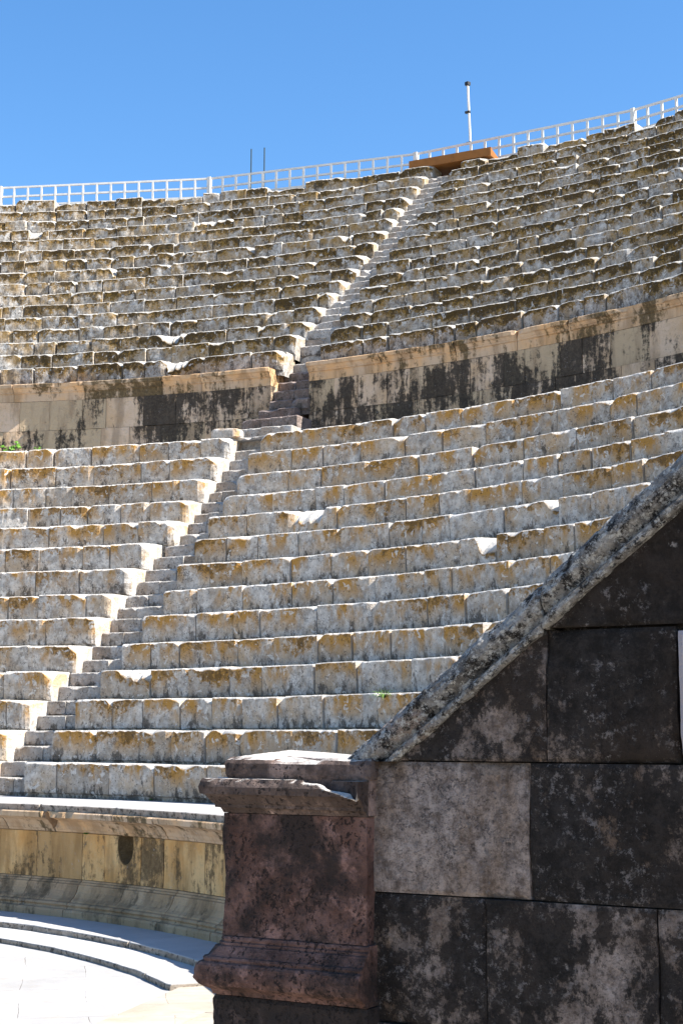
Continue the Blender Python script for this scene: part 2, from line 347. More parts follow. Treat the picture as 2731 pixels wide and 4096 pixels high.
ORD = 'zeroth first second third fourth fifth sixth seventh eighth ninth tenth eleventh twelfth thirteenth fourteenth fifteenth sixteenth'.split()
SUNL = .42
R14, DL, HL = 11.953, .4653, .42
RU, ZU, DU, HU = 20.176, 7.536, .446, .390
dzL = {1: .015, 2: .014, 3: -.012, 4: -.015, 5: .006, 6: .012, 7: -.007, 8: -.02, 10: -.018, 9: -.004}
dzU = {8: -.008, 9: -.015, 10: -.022, 11: -.015, 15: .014, 16: .014}
def rowL(k): return R14 + (14 - k) * DL, (14 - k) * HL + dzL.get(k, 0)
def rowU(k): return RU + (16 - k) * DU, ZU + (16 - k) * HU + dzU.get(k, 0)
AZ0, AZ1 = 36.0, 136.0
LEFT_L = dict(zip(range(1, 15), (69.33, 69.40, 69.51, 69.51, 69.60, 68.95, 68.95, 68.81, 68.95, 69.0, 68.62, 68.54, 68.4, 68.3)))
RIGHT_L = dict(zip(range(1, 15), (71.31, 71.49, 71.80, 71.87, 71.98, 72.19, 72.25, 72.57, 72.42, 72.43, 72.33, 72.1, 72.0, 71.73)))
LEFT_U = dict(zip(range(1, 17), (69.50, 69.48, 69.49, 69.49, 69.45, 69.52, 69.53, 69.48, 69.41, 69.49, 69.43, 69.35, 69.23, 69.16, 68.96, 68.85)))
RIGHT_U = dict(zip(range(1, 17), (71.04, 70.8, 70.78, 70.81, 70.85, 70.91, 70.74, 70.82, 70.86, 70.73, 70.8, 70.85, 70.9, 71.0, 71.1, 71.19)))
def stair_edges(R, up):                                       # bearings of the two seat ends that border a step
    t = sorted(((rowU(k) if up else rowL(k))[0], (LEFT_U if up else LEFT_L)[k], (RIGHT_U if up else RIGHT_L)[k]) for k in range(1, 17 if up else 15))
    x = [q[0] + .3 for q in t]; return float(np.interp(R, x, [q[1] for q in t])), float(np.interp(R, x, [q[2] for q in t]))
def bench_row(tier, k, side):
    R, z = rowL(k) if tier == 'L' else rowU(k); h, d = (HL, DL) if tier == 'L' else (HU, DU)
    low = tier == 'L'; wl, wr = (.417, .398) if low else (.458, .41)
    q = random.Random(k * 7 + (0 if side == 'left' else 500) + (0 if low else 1000))
    ac = R_(AZ)
    if side == 'left': a0, a1 = R_(AZ0 + q.uniform(-1, 1)), R_((LEFT_L if low else LEFT_U)[k])
    else: a0, a1 = R_((RIGHT_L if low else RIGHT_U)[k]), R_(AZ1 + q.uniform(-1, 1))
    js = split(a0, a1, R, *((.50, 1.05) if low else (.42, 1.0)), q)
    mb = MB(); eb = MB(); n = len(js) - 1
    for i in range(n):
        end = (side == 'left' and i == n - 1) or (side == 'right' and i == 0)
        g = (q.choice([.005, .008, .012, .019]) if low else q.choice([.006, .010, .016, .024])) / R
        if end: g2 = (0 if side == 'right' else g, 0 if side == 'left' else g)
        else: g2 = (g, g)
        ecp = (0, 0)
        if end: ecp = (0, q.uniform(.05, .13)) if side == 'left' else (q.uniform(.01, .03), 0)
        hh = h
        if not low and k == 1: hh = h + q.uniform(-.09, .05)
        bench_block(eb if end else mb, R, z - h, hh, d + .12, js[i] + g2[0], js[i + 1] - g2[1], int(q.random() * 9999), 
                    rough=.007 if low else .009, chipf=(1.0 if low else .9), endchip=ecp, jr=.010 if low else .022, jz=.007 if low else .013,
                    hollow=.02 if low else .03, lip=.019 if low else .020)
    sd = 'left' if side == 'left' else 'right'
    if low: lab = f'pale grey stone bench row, {ORD[k]} below the upper podium wall, {sd} of the stairway'
    else: lab = f'brown mossy stone bench row, {ORD[17 - k]} above the upper podium wall, {sd} of the stairway'
    if not low and k == 1: lab = f'topmost ragged stone bench row against the white railing, {sd} of the stairway'
    if low and k == 14: lab = f'lowest stone bench row, behind the podium terrace, {sd} of the stairway'
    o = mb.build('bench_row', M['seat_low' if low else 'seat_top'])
    tag(o, lab, 'bench row', 'stone bench rows of the lower seating' if low else 'stone bench rows of the upper seating')
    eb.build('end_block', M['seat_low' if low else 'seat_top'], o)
for k in range(1, 15):
    for sd in ('left', 'right'): bench_row('L', k, sd)
for k in range(1, 17):
    for sd in ('left', 'right'): bench_row('U', k, sd)

# stairways: every step a stone of its own
def stairs(tops, wl, wr, label, mat, h, sp, depth=.5, red=None):
    ac = R_(AZ); R0, z0 = tops[0]
    st = empty('stairway', (R0 * math.sin(ac), R0 * math.cos(ac), z0 - h), label, 'stairway', 'flights of the radial stairway')
    for i, (R, z) in enumerate(tops):
        q = random.Random(i * 31 + int(R0 * 100)); mb = MB()
        e0, e1 = wl(i) if callable(wl) else stair_edges(R, z > 7)
        a0, a1 = R_(e0) - .012 / R, R_(e1) + .012 / R; m = a0 + (a1 - a0) * q.uniform(.35, .65)
        for b0, b1 in ((a0, m - .003 / R), (m + .003 / R, a1)):
            bench_block(mb, R, z - h, h, depth, b0, b1, int(q.random() * 9999), rough=.006, chipf=.8, lip=.014, jr=.012, jz=.006, hollow=.0)
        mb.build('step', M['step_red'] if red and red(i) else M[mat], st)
    return st
topsL = []
for k in range(14, 0, -1):
    R, z = rowL(k); topsL += [(R + DL * .5, z - HL * .5), (R + DL, z)]
stairs(topsL, .435, .415, 'worn pale stone steps climbing between the lower bench rows', 'step', .21, 0)
Zc = 7.15
RM = (20.51, 20.32, 20.13, 19.965, 19.75, 19.50, 19.28, 19.05)
topsM = [(RM[j], Zc - .2112 * j) for j in range(7, -1, -1)]
stairs(topsM, lambda i: (67.6, 70.9) if i < 3 else (68.25, 70.32) if i == 3 else (68.56, 70.80), None, 'worn reddish brown steps cut through the upper podium wall', 'step', .211, 0, .6, red=lambda i: i > 1)
topsU = []
for k in range(16, 0, -1):
    R, z = rowU(k); sb = {16: .52, 15: .27}.get(k, .05); topsU += [(R + sb, z - HU * .5), (R + DU * .5 + sb, z)] if k > 1 else []
stairs(topsU, .475, .43, 'narrow grey steps climbing between the mossy upper bench rows', 'step', .195, 0)

# masonry from a radial profile: list of (radius, z, chip weight, relief weight)
def ring_blocks(mb, prof, a0, a1, sd, depthR, ds=.06, rough=.006, chip=.05, joint=.004, cov=.5, hole=None, alpha=0, endc=0.):
    q = random.Random(sd); prof = np.array(prof, float); P = []
    for i in range(len(prof) - 1):                            # refine the profile
        n = max(1, int(np.hypot(*(prof[i + 1, :2] - prof[i, :2])) / ds)); 
        for j in range(n): P.append(prof[i] + (prof[i + 1] - prof[i]) * j / n)
    P.append(prof[-1]); P = np.array(P); Rm = P[:, 0].mean(); L = (a1 - a0) * Rm
    fine = VIS[0] < math.degrees((a0 + a1) / 2) < VIS[1] + 8
    nu = max(3, int(L / (ds if fine else .3)) + 1); a = np.linspace(a0 + joint / Rm, a1 - joint / Rm, nu); u = (a - a0) * Rm
    de = np.minimum(u, L - u); UU = np.repeat(u[:, None], len(P), 1); RR = np.repeat(P[None, :, 0], nu, 0).copy(); ZZ = np.repeat(P[None, :, 1], nu, 0).copy()
    n = fbm(np.stack([UU * 2.2 + sd, ZZ * 3, UU * 0 + sd], -1), 5, 3)
    e = np.exp(-de / .05)[:, None] * q.choice([0, 0, .6, 1.2]) + endc * np.exp(-(L - u) / .06)[:, None]
    RR += P[None, :, 2] * (np.clip(n - .12, 0, 1) * chip * 3 + e * chip)
    nn = fbm(np.stack([UU * 8 + sd, ZZ * 8 + RR * 3, UU * 0 + sd * 1.3], -1), 9, 3); k = np.repeat(P[None, :, 3], nu, 0)
    RR += nn * rough * k + .007 * np.exp(-de / .010)[:, None] * k + q.uniform(-.004, .004)
    if hole:
        ha, hz, hw, hh, hd = hole; rr = ((UU + (a0 - ha) * Rm) / hw) ** 2 + ((ZZ - hz) / hh) ** 2
        RR += np.where(rr < 1, hd * np.sqrt(np.clip(1 - rr, 0, 1)) , 0)
    xy = pol(RR, np.repeat(a[:, None], len(P), 1)); G = np.concatenate([xy, ZZ[..., None]], -1)
    blk = q.random(); H = (ZZ - P[:, 1].min()) / max(.01, np.ptp(P[:, 1])); A = np.stack([np.full_like(H, blk), H, np.full_like(H, cov) + (np.where(rr < 1.1, 1.5, 0) * np.clip((hole[1] + .10 - ZZ) / .14, 0, 1) if hole else 0), np.full_like(H, alpha)], -1)
    mb.grid(G, A, flip=P[0, 1] > P[-1, 1])
    for col in (0, nu - 1):
        bt = np.array([[*pol(np.array([depthR]), np.array([a[col]]))[0], P[0, 1]], [*pol(np.array([depthR]), np.array([a[col]]))[0], P[-1, 1]]])
        V = np.concatenate([G[col], bt[::-1]]); f = tuple(range(len(V))); mb.add(V, [f if (col == 0) == (P[0, 1] < P[-1, 1]) else f[::-1]], np.concatenate([A[col], A[col][:2]]))

# upper podium wall, two stretches either side of the stairway
def upper_podium(side):
    ac = R_(AZ); q = random.Random(5 if side == 'left' else 6); Rw = 20.03; Rb = 21.0
    if side == 'left': a0, a1 = R_(AZ0), R_(68.50)
    else: a0, a1 = R_(70.76), R_(AZ1)
    w = empty('podium_wall', (Rw * math.sin((a0 + a1) / 2), Rw * math.cos((a0 + a1) / 2), 5.46),
              'stained upper podium wall ' + ('with yellow and black blocks, left of the stairway' if side == 'left' else 'with black streaks on pink blocks, right of the stairway'), 'wall', 'podium walls of the theatre')
    mb = MB(); js = split(a0, a1, Rw, .8, 1.7, q)
    prof = [(20.03, 6.83, 0, 1), (20.02, 6.985, 0, 1), (19.985, 6.995, .2, .6), (19.985, 7.02, .2, .6), (19.97, 7.03, .3, .6), (19.94, 7.07, .5, .6), (19.90, 7.085, .8, .8), (19.885, 7.145, 1, .8), (19.91, 7.16, .6, .5), (20.4, 7.16, 0, 0)]
    for i in range(len(js) - 1):
        ring_blocks(mb, prof, js[i], js[i + 1], int(q.random() * 9999), Rb, ds=.05, chip=.06, cov=q.uniform(.2, .7))
    mb.build('cornice', M['cornice'], w)
    mb = MB()
    for z0, z1, lo, hi in ((6.245, 6.826, .55, 1.0), (5.66, 6.239, .6, 1.15), (5.40, 5.654, .6, 1.2)):
        js = split(a0, a1, Rw, lo * .75, hi * .8, q)
        for i in range(len(js) - 1):
            cv = q.choice([.2, .4, .55, .75, .95])
            if side == 'left': cv = q.uniform(-.1, .25) if math.degrees(js[i]) < 59.5 else q.uniform(.6, 1.0)
            elif math.degrees(js[i]) < 72.5: cv = q.uniform(.75, 1.05)
            g = q.uniform(-.008, .008)
            ring_blocks(mb, [(Rw + g, z0, 0, 1), (Rw + g, z1, 0, 1)], js[i], js[i + 1], int(q.random() * 9999), Rb, ds=.06, rough=.012 if side == 'left' else .006, cov=cv)
    mb.build('wall_blocks', M['pod_up'], w)
upper_podium('left'); upper_podium('right')

# lower podium round the orchestra
q = random.Random(21); mid = R_(88)
lp = empty('podium_wall', (10.6 * math.sin(mid), 10.6 * math.cos(mid), -1.7), 'low curved podium wall of warm ochre slabs with round niche, facing the orchestra', 'wall', 'podium walls of the theatre')
a0, a1 = R_(52), R_(150); zt = -.455
mb = MB(); js = split(a0, a1, 11, .7, 1.6, q)
for i in range(len(js) - 1):                                  # terrace paving in front of the lowest bench
    ring_blocks(mb, [(10.46, zt - .085, 0, 1), (10.45, zt - .01, .6, 1), (10.47, zt, .3, .5), (10.8, zt + .002, 0, .4), (12.2, zt + .004, 0, 0)], js[i], js[i + 1], int(q.random() * 9999), 12.2, ds=.05, chip=.05, joint=.0015, cov=.15)
mb.build('terrace', M['kerb'], lp)
mb = MB(); js = split(a0, a1, 10.5, .55, 1.5, q)
prof = [(10.62, -.775, 0, 1), (10.60, -.765, .1, .6), (10.59, -.74, .1, .6), (10.575, -.735, .1, .6), (10.56, -.70, .3, .6), (10.50, -.64, .7, .6), (10.43, -.61, .9, .6), (10.385, -.60, 1, .5), (10.375, -.545, 1.2, .7), (10.39, -.533, .9, .5), (10.62, -.54, 0, 0)]
for i in range(len(js) - 1): ring_blocks(mb, prof, js[i], js[i + 1], int(q.random() * 9999), 11.2, ds=.035, chip=.075, joint=.006, cov=q.uniform(.1, .6))
mb.build('cornice', M['cornice'], lp)
mb = MB(); js = split(a0, a1, 10.6, .28, .85, q)
hn = R_(87.93); js = [j for j in js if abs(j - hn) > .040]; js = sorted(js + [hn - .036, hn + .026])
for i in range(len(js) - 1):
    hole = (hn, -.87, .135, .215, .24) if js[i] < hn < js[i + 1] else None
    ring_blocks(mb, [(10.62, -1.30, 0, 1), (10.62, -.779, 0, 1)], js[i], js[i + 1], int(q.random() * 9999), 11.2, ds=.009 if hole else .05, rough=.005, cov=q.uniform(.0, .75), hole=hole)
mb.build('wall_slabs', M['pod_low'], lp)
mb = MB(); js = split(a0, a1, 10.5, .5, 1.1, q)
prof = [(10.33, -1.72, 0, 1), (10.325, -1.64, .1, 1), (10.34, -1.615, 0, .5), (10.385, -1.61, 0, .5), (10.40, -1.59, 0, .3), (10.385, -1.57, 0, .3), (10.40, -1.548, 0, .3), (10.44, -1.54, 0, .3), (10.445, -1.525, 0, .3), (10.49, -1.49, 0, .4), (10.53, -1.43, 0, .4), (10.55, -1.37, 0, .4), (10.552, -1.355, 0, .3), (10.575, -1.35, 0, .3), (10.58, -1.33, 0, .3), (10.60, -1.325, 0, .3), (10.605, -1.304, 0, .3), (10.64, -1.303, 0, 0)]
for i in range(len(js) - 1): ring_blocks(mb, prof, js[i], js[i + 1], int(q.random() * 9999), 11.2, ds=.03, rough=.005, joint=.005, cov=q.uniform(.2, .6))
mb.build('base_moulding', M['pod_base'], lp)

# orchestra steps: two low curved kerbs
for nm, Rk, zt_, Rb, dep, lab in (('kerb_step', 9.62, -1.70, 10.5, .075, 'upper curved kerb step at the foot of the podium wall'), ('kerb_step', 9.06, -1.765, 9.75, .065, 'lower curved kerb step edging the orchestra floor')):
    mb = MB(); js = split(R_(52), R_(111.4 if Rk < 9.5 else 150), Rk, .5, 1.3, q)
    for i in range(len(js) - 1):
        ring_blocks(mb, [(Rk + .012, zt_ - dep, 0, 1), (Rk, zt_ - .02, .4, 1), (Rk + .006, zt_ - .004, .4, 1), (Rk + .02, zt_, .2, .5), (Rk + .2, zt_, 0, .2), (Rb, zt_, 0, 0)], js[i], js[i + 1], int(q.random() * 9999), Rb, ds=.04, chip=.03, joint=.0015, rough=.006, cov=.2)
    tag(mb.build(nm, M['kerb']), lab, 'kerb', 'curved kerb steps round the orchestra')

# floors and ground
def sheet(name, pts, z, mat, kind='structure'):
    mb = MB(); mb.add([(x, y, z) for x, y in pts], [tuple(range(len(pts)))]); return tag(mb.build(name, mat), kind=kind)
sheet('ground', [(-600, -600), (600, -600), (600, 600), (-600, 600)], -1.90, M['ground'])
sheet('orchestra_floor', [tuple(pol(np.array(9.6), np.array(t))) for t in np.linspace(2 * math.pi, 0, 73)[:-1]], -1.82, M['paving'])
dE = Vector((1.57, 1.01, 0)).normalized(); pE = Vector((8.52, -3.34, 0)); nE = Vector((dE.y, -dE.x, 0))
mb = MB()
def slab(p0, p1, w0, w1, z):
    A_, B_, C_, D_ = pE + dE * p0 + nE * w0, pE + dE * p1 + nE * w0, pE + dE * p1 + nE * w1, pE + dE * p0 + nE * w1
    V = [(p.x, p.y, zz) for zz in (z - .08, z) for p in (A_, B_, C_, D_)]
    mb.add(V, [(7, 6, 5, 4), (0, 1, 5, 4), (1, 2, 6, 5), (2, 3, 7, 6), (3, 0, 4, 7)], (rng.random(), .9, .1, 0))
ws = [0, .62, 1.3, 2.1, 3.0, 4.2, 5.4, 6.6]
for i in range(len(ws) - 1):
    p = -9.0 + rng.uniform(0, .6)
    while p < 2.2:
        L = rng.uniform(.7, 1.5); slab(p + .003, p + L - .003, ws[i] + .003, ws[i + 1] - .003, -1.795 + rng.uniform(-.002, .002)); p += L
tag(mb.build('parodos_pavement', M['paving_warm']), kind='structure')

# rubble core under the seats, walkways
def cone(name, prof, mat, az=(AZ0, AZ1), n=60):
    mb = MB(); a = np.linspace(R_(az[0]), R_(az[1]), n); G = np.array([[(r * math.sin(t), r * math.cos(t), z) for r, z in prof] for t in a]); mb.grid(G)
    return tag(mb.build(name, mat), kind='structure')
cone('rubble_core', [(11.6, -1.9), (11.6, -.9), (R14 + .3, -.75), (R14 + 13.3 * DL, 13 * HL - .85), (19.9, 5.0), (20.4, 5.5), (20.5, 6.5), (RU + 15 * DU + .2, ZU + 15 * HU - .9), (27.0, 12.9)], M['earth'])
cone('walkway', [(18.3, 5.452), (20.2, 5.452)], M['paving'])
cone('upper_walkway', [(28.1, 12.5), (28.15, 13.19), (31.5, 13.19), (31.5, -2)], M['earth'], n=90)

# ---------------------------------------------------------------- railing on the rim
FP = [(20.01, 19.58), (23.41, 15.36), (25.91, 10.62), (27.47, 5.44)]
pre = (16.0, 23.0); post = (27.95, 0.1); post2 = (27.5, -5.3)
FP = [pre] + FP + [post, post2]; FZ = 14.20; FB = 13.19
rl = empty('railing', (25.9, 10.6, FB), 'chalky white metal railing running along the rim of the theatre', 'railing')
for i in range(len(FP) - 1):
    A_, B_ = Vector((*FP[i], 0)), Vector((*FP[i + 1], 0)); d = B_ - A_
    for k, dz in enumerate((-.022, -.262, -.502, -.742)):
        mb = MB(); mb.bar(A_ + Vector((0, 0, FZ + dz)), B_ + Vector((0, 0, FZ + dz)), .04, .045); mb.build('rail', M['white'], rl)
    for j in range(15):
        p = A_ + d * (j / 15); w = .046 if j else .09
        X = d.normalized(); Y = Vector((-X.y, X.x, 0)); Mx = Matrix((X, Y, Vector((0, 0, 1)))).transposed()
        mb = MB(); top = FZ - (.046 if j else -.012)
        off = Y * (.0 if j else .0)
        mb.box((p.x + off.x, p.y + off.y, (FB + top) / 2), (w, .05 if j else .12, top - FB), Mx)
        mb.build('picket' if j else 'post', M['white'], rl)

# white pole, thin rods
mb = MB(); b0, b1 = Vector((26.90, 9.71, 13.19)), Vector((26.865, 9.81, 15.93)); mb.tube(b0, b1, .028, 12)
po = tag(mb.build('lamp_pole', M['white']), 'slim white pole with black tip rising behind the railing', 'pole')
mb = MB(); dd = (b1 - b0).normalized(); mb.box(b1 + dd * .05, (.10, .10, .08)); mb.tube(b1, b1 + dd * .02, .05); mb.build('cap', M['black'], po)
for t in (.44, .72):
    mb = MB(); p = b0.lerp(b1, t * 1.02 + .02); mb.tube(p - dd * .03, p + dd * .03, .038); mb.box(p + Vector((-.03, .05, 0)), (.06, .06, .05)); mb.build('clamp', M['black'], po)
for (x, y, zt2), lab in (((24.394, 14.93, 15.10), 'left one of two thin dark rods standing behind the railing'), ((24.574, 14.63, 15.10), 'right one of two thin dark rods standing behind the railing')):
    mb = MB(); mb.tube((x, y, 13.19), (x, y, zt2), .016, 8); o = tag(mb.build('rod', M['rod']), lab, 'rod', 'thin rods behind the railing')
    mb = MB(); mb.tube((x, y, 13.19), (x, y, 13.24), .05, 8); mb.build('base_plate', M['rod'], o)

# orange steel canopy over the head of the stairway
mb = MB()
A_, B_ = Vector((25.027, 9.997, 0)), Vector((25.708, 8.088, 0)); out = Vector((.945, .326, 0)); z0, z1 = 13.395, 13.585
V = [(*A_.xy, z0), (*B_.xy, z0), (*B_.xy, z1), (*A_.xy, z1)] + [(*(A_ + out * .85).xy, z0 + .0), (*(B_ + out * .85).xy, z0 + .0)]
V += [(*(B_ + out * .85).xy, z0 + .02), (*(A_ + out * .85).xy, z0 + .02)]
mb.add(V, [(1, 0, 3, 2), (0, 1, 5, 4), (2, 3, 7, 6), (1, 2, 6, 5), (0, 4, 7, 3), (4, 5, 6, 7)])
cn = tag(mb.build('entrance_canopy', M['rust']), 'orange brown steel canopy over the opening at the head of the stairway', 'canopy')
mb = MB()
mb.bar(A_ + out * .04 + Vector((0, 0, z1 + .006)), B_ + out * .04 + Vector((0, 0, z1 + .006)), .07, .010); mb.build('edge_strip', M['rust'], cn)
# head of the stairway: a dark passage under the canopy
ps = empty('stair_opening', (25.9, 9.1, 12.6), 'dark low opening under the orange canopy, at the head of the stairway', 'opening')
ac = R_(AZ); X = Vector((math.sin(ac), math.cos(ac), 0)); Y = Vector((math.cos(ac), -math.sin(ac), 0)); Mx = Matrix((Y, X, Vector((0, 0, 1)))).transposed()
mb = MB(); mb.box(X * 28.02 + Vector((0, 0, 13.05)), (.9, .12, .68), Mx, (.3, .3, .2, 0)); mb.build('back_wall', M['earth'], ps)
for s_ in (-.52, .50):
    mb = MB(); mb.box(X * 27.5 + Y * s_ + Vector((0, 0, 13.0)), (.10, .95, .44), Mx, (.7, .3, .2, 0)); mb.build('side_wall', M['step'], ps)

# ---------------------------------------------------------------- foreground wall and pier
DR = Vector((0.2923717, -0.95630476, 0)); NN = Vector((-0.95630476, -0.2923717, 0)); P0 = Vector((3.51018, -10.84659, 0))
DRn, NNn, P0n = np.array(DR), np.array(NN), np.array(P0)
def loc(s, n, z):
    s, n, z = np.broadcast_arrays(np.asarray(s, float), np.asarray(n, float), np.asarray(z, float))
    return P0n + s[..., None] * DRn + n[..., None] * NNn + z[..., None] * np.array([0, 0, 1.])
def line(s): return .2715 + .781 * (np.asarray(s) - .089)     # foot of the raking coping
wall = empty('raking_wall', (P0.x, P0.y, -1.85), 'blackened ashlar wall with sloping coping, standing beside the dark pier', 'wall')
def wall_block(s0, s1, z0, z1, cov, sd, off=0., under=False, mat='wall', res=.012, label=None, top=None, bow=.0):
    mb = MB(); g = .0022; s0 += g; s1 -= g; z0 += g; z1 -= g
    if under:
        sm = (z0 - .2715) / .781 + .089 + .01; s0 = max(s0, sm)
    ns, nz = max(2, int((s1 - s0) / res)), max(2, int((z1 - z0) / res)); S = np.linspace(s0, s1, ns); T = np.linspace(0, 1, nz)
    zt = np.minimum(z1, line(S) + .01) if under else np.full(ns, z1)
    SS = np.repeat(S[:, None], nz, 1); Z = z0 + T[None, :] * (zt[:, None] - z0)
    de = np.minimum(np.minimum(SS - s0, s1 - SS), np.minimum(Z - z0, (zt[:, None] - Z) if not under else 9))
    n1 = fbm(np.stack([SS * 6 + sd, Z * 6, SS * 0 + sd], -1), sd, 4); n2 = fbm(np.stack([SS * 30 + sd, Z * 30, SS * 0], -1), sd + 5, 2)
    edge = .005 * np.exp(-de / .005) * (1 + .9 * fbm(np.stack([SS * 9, Z * 9, SS * 0 + sd], -1), sd + 2, 2)) + .05 * np.clip(fbm(np.stack([SS * 5, Z * 5, SS * 0 + sd + 9], -1), sd + 3, 2) - .15, 0, 1) * np.exp(-de / .03)
    N = off + n1 * .007 + n2 * .0022 - edge
    jit = .0025 * n2
    G = loc(SS + jit, N, Z); A = (random.Random(sd).random(), .5, cov, 0)
    mb.grid(G, np.tile(np.array(A), (ns * nz, 1)), flip=True)
    B = G - NNn * (.34 + off)                                  # sides running back into the wall
    for E, Eb, fl in ((G[:, 0], B[:, 0], 0), (G[:, -1], B[:, -1], 1), (G[0, :], B[0, :], 1), (G[-1, :], B[-1, :], 0)):
        mb.grid(np.stack([E, Eb], 1), np.tile(np.array(A), (len(E) * 2, 1)), flip=bool(fl))
    o = mb.build('stone_block', M[mat], wall)
    if label: o['label'] = label
    return o
def wb(*a, **k): return wall_block(*a, **k)
z_a, z_b, z_c, z_d, z_e = .238, -.165, -.553, -.95, -1.86
wb(-.30, .508, z_b, z_a, -.52, 3, label='pale pinkish stone block without black crust')
wb(.508, 1.16, z_b, z_a, .20, 4); wb(1.16, 1.8, z_b, z_a, .4, 5)
wb(-.30, .366, z_c, z_b, .17, 6); wb(.366, .893, z_c, z_b, .18, 7, off=.003); wb(.893, 1.7, z_c, z_b, .24, 8)
wb(-.30, .62, z_d, z_c, .1, 9); wb(.62, 1.5, z_d, z_c, .05, 10)
wb(-.30, .9, -1.4, z_d, .1, 31); wb(.9, 1.9, -1.4, z_d, .1, 32); wb(-.30, .6, z_e, -1.4, .1, 33); wb(.6, 1.9, z_e, -1.4, .1, 34)
wb(0.05, .566, z_a, .636, .22, 11, under=True); wb(.566, .968, z_a, .632, .22, 12)
wb(.977, 1.5, .262, .618, 0, 13, off=.016, mat='pale_block', label='pale lavender grey repair block')
wb(.566, 1.30, .636, 1.03, .42, 14, under=True); wb(1.30, 1.9, .62, 1.03, .5, 15); wb(1.0, 1.9, 1.03, 1.6, .1, 16, under=True)
mb = MB(); c0 = P0 + DR * .95 - NN * .19; Mw = Matrix((DR, NN, Vector((0, 0, 1)))).transposed()
mb.box((c0.x, c0.y, -.82), (1.86, .30, 2.08), Mw, (.5, .5, .3, 0)); 
V = [loc(s, n, z) for n in (-.05, -.34) for s, z in ((.03, .2), (1.88, .2), (1.88, 1.60))]
mb.add(V, [(0, 1, 2), (5, 4, 3), (0, 3, 4, 1), (1, 4, 5, 2), (2, 5, 3, 0)], (.5, .5, .3, 0)); mb.build('wall_core', M['wall'], wall)
# coping: a fat roll over a thin fillet, stones laid on the slope
CP = [(-.012, -.02), (.020, -.016), (.030, -.006), (.028, .010), (.014, .020), (.004, .026), (.010, .036), (.024, .050), (.034, .068), (.036, .088), (.028, .108), (.012, .126), (-.012, .140), (-.045, .150), (-.085, .152), (-.13, .147), (-.19, .135), (-.26, .115), (-.32, .08), (-.34, .0)]
def coping(s0, s1, sd, dv=0., dn=0.):
    cp = []
    for i in range(len(CP) - 1):
        for j in range(3): cp.append(np.array(CP[i]) + (np.array(CP[i + 1]) - np.array(CP[i])) * j / 3)
    cp.append(np.array(CP[-1])); cp = np.array(cp)
    S = np.arange(s0, s1, .007); m = len(cp); SS = np.repeat(S[:, None], m, 1); NV = np.repeat(cp[None], len(S), 0)
    n1 = fbm(np.stack([SS * 8, NV[..., 0] * 8 + sd, NV[..., 1] * 8], -1), sd, 3); n2 = fbm(np.stack([SS * 30, NV[..., 0] * 30, NV[..., 1] * 30], -1), sd + 1, 3)
    de = np.minimum(SS - s0, s1 - SS); n3 = vnoise(np.stack([SS * 75, NV[..., 0] * 75 + sd, NV[..., 1] * 75], -1), sd + 4); sh = n1 * .009 + n2 * .010 + n3 * .0045 - .008 * np.exp(-de / .012)
    cen = np.array([-.12, .04]); dirv = NV - cen; dirv /= np.linalg.norm(dirv, axis=-1, keepdims=True)
    Q = NV + dirv * sh[..., None]
    zz = line(SS) + Q[..., 1] + dv
    if s0 < 0: zz = np.maximum(zz, .236)
    G = loc(SS, Q[..., 0] + dn, zz)
    mb = MB(); A = np.tile(np.array((random.Random(sd).random(), .5, .3, 0)), (G.shape[0] * m, 1)); mb.grid(G, A, flip=True)
    for c_, fl in ((0, False), (-1, True)):
        f = tuple(range(m)); mb.add(G[c_], [f if fl else f[::-1]], A[:m])
    mb.build('coping_stone', M['coping'], wall)
coping(-.13, .565, 41, -.004, -.003); coping(.568, 1.15, 42, .004, .003); coping(1.153, 1.9, 43)

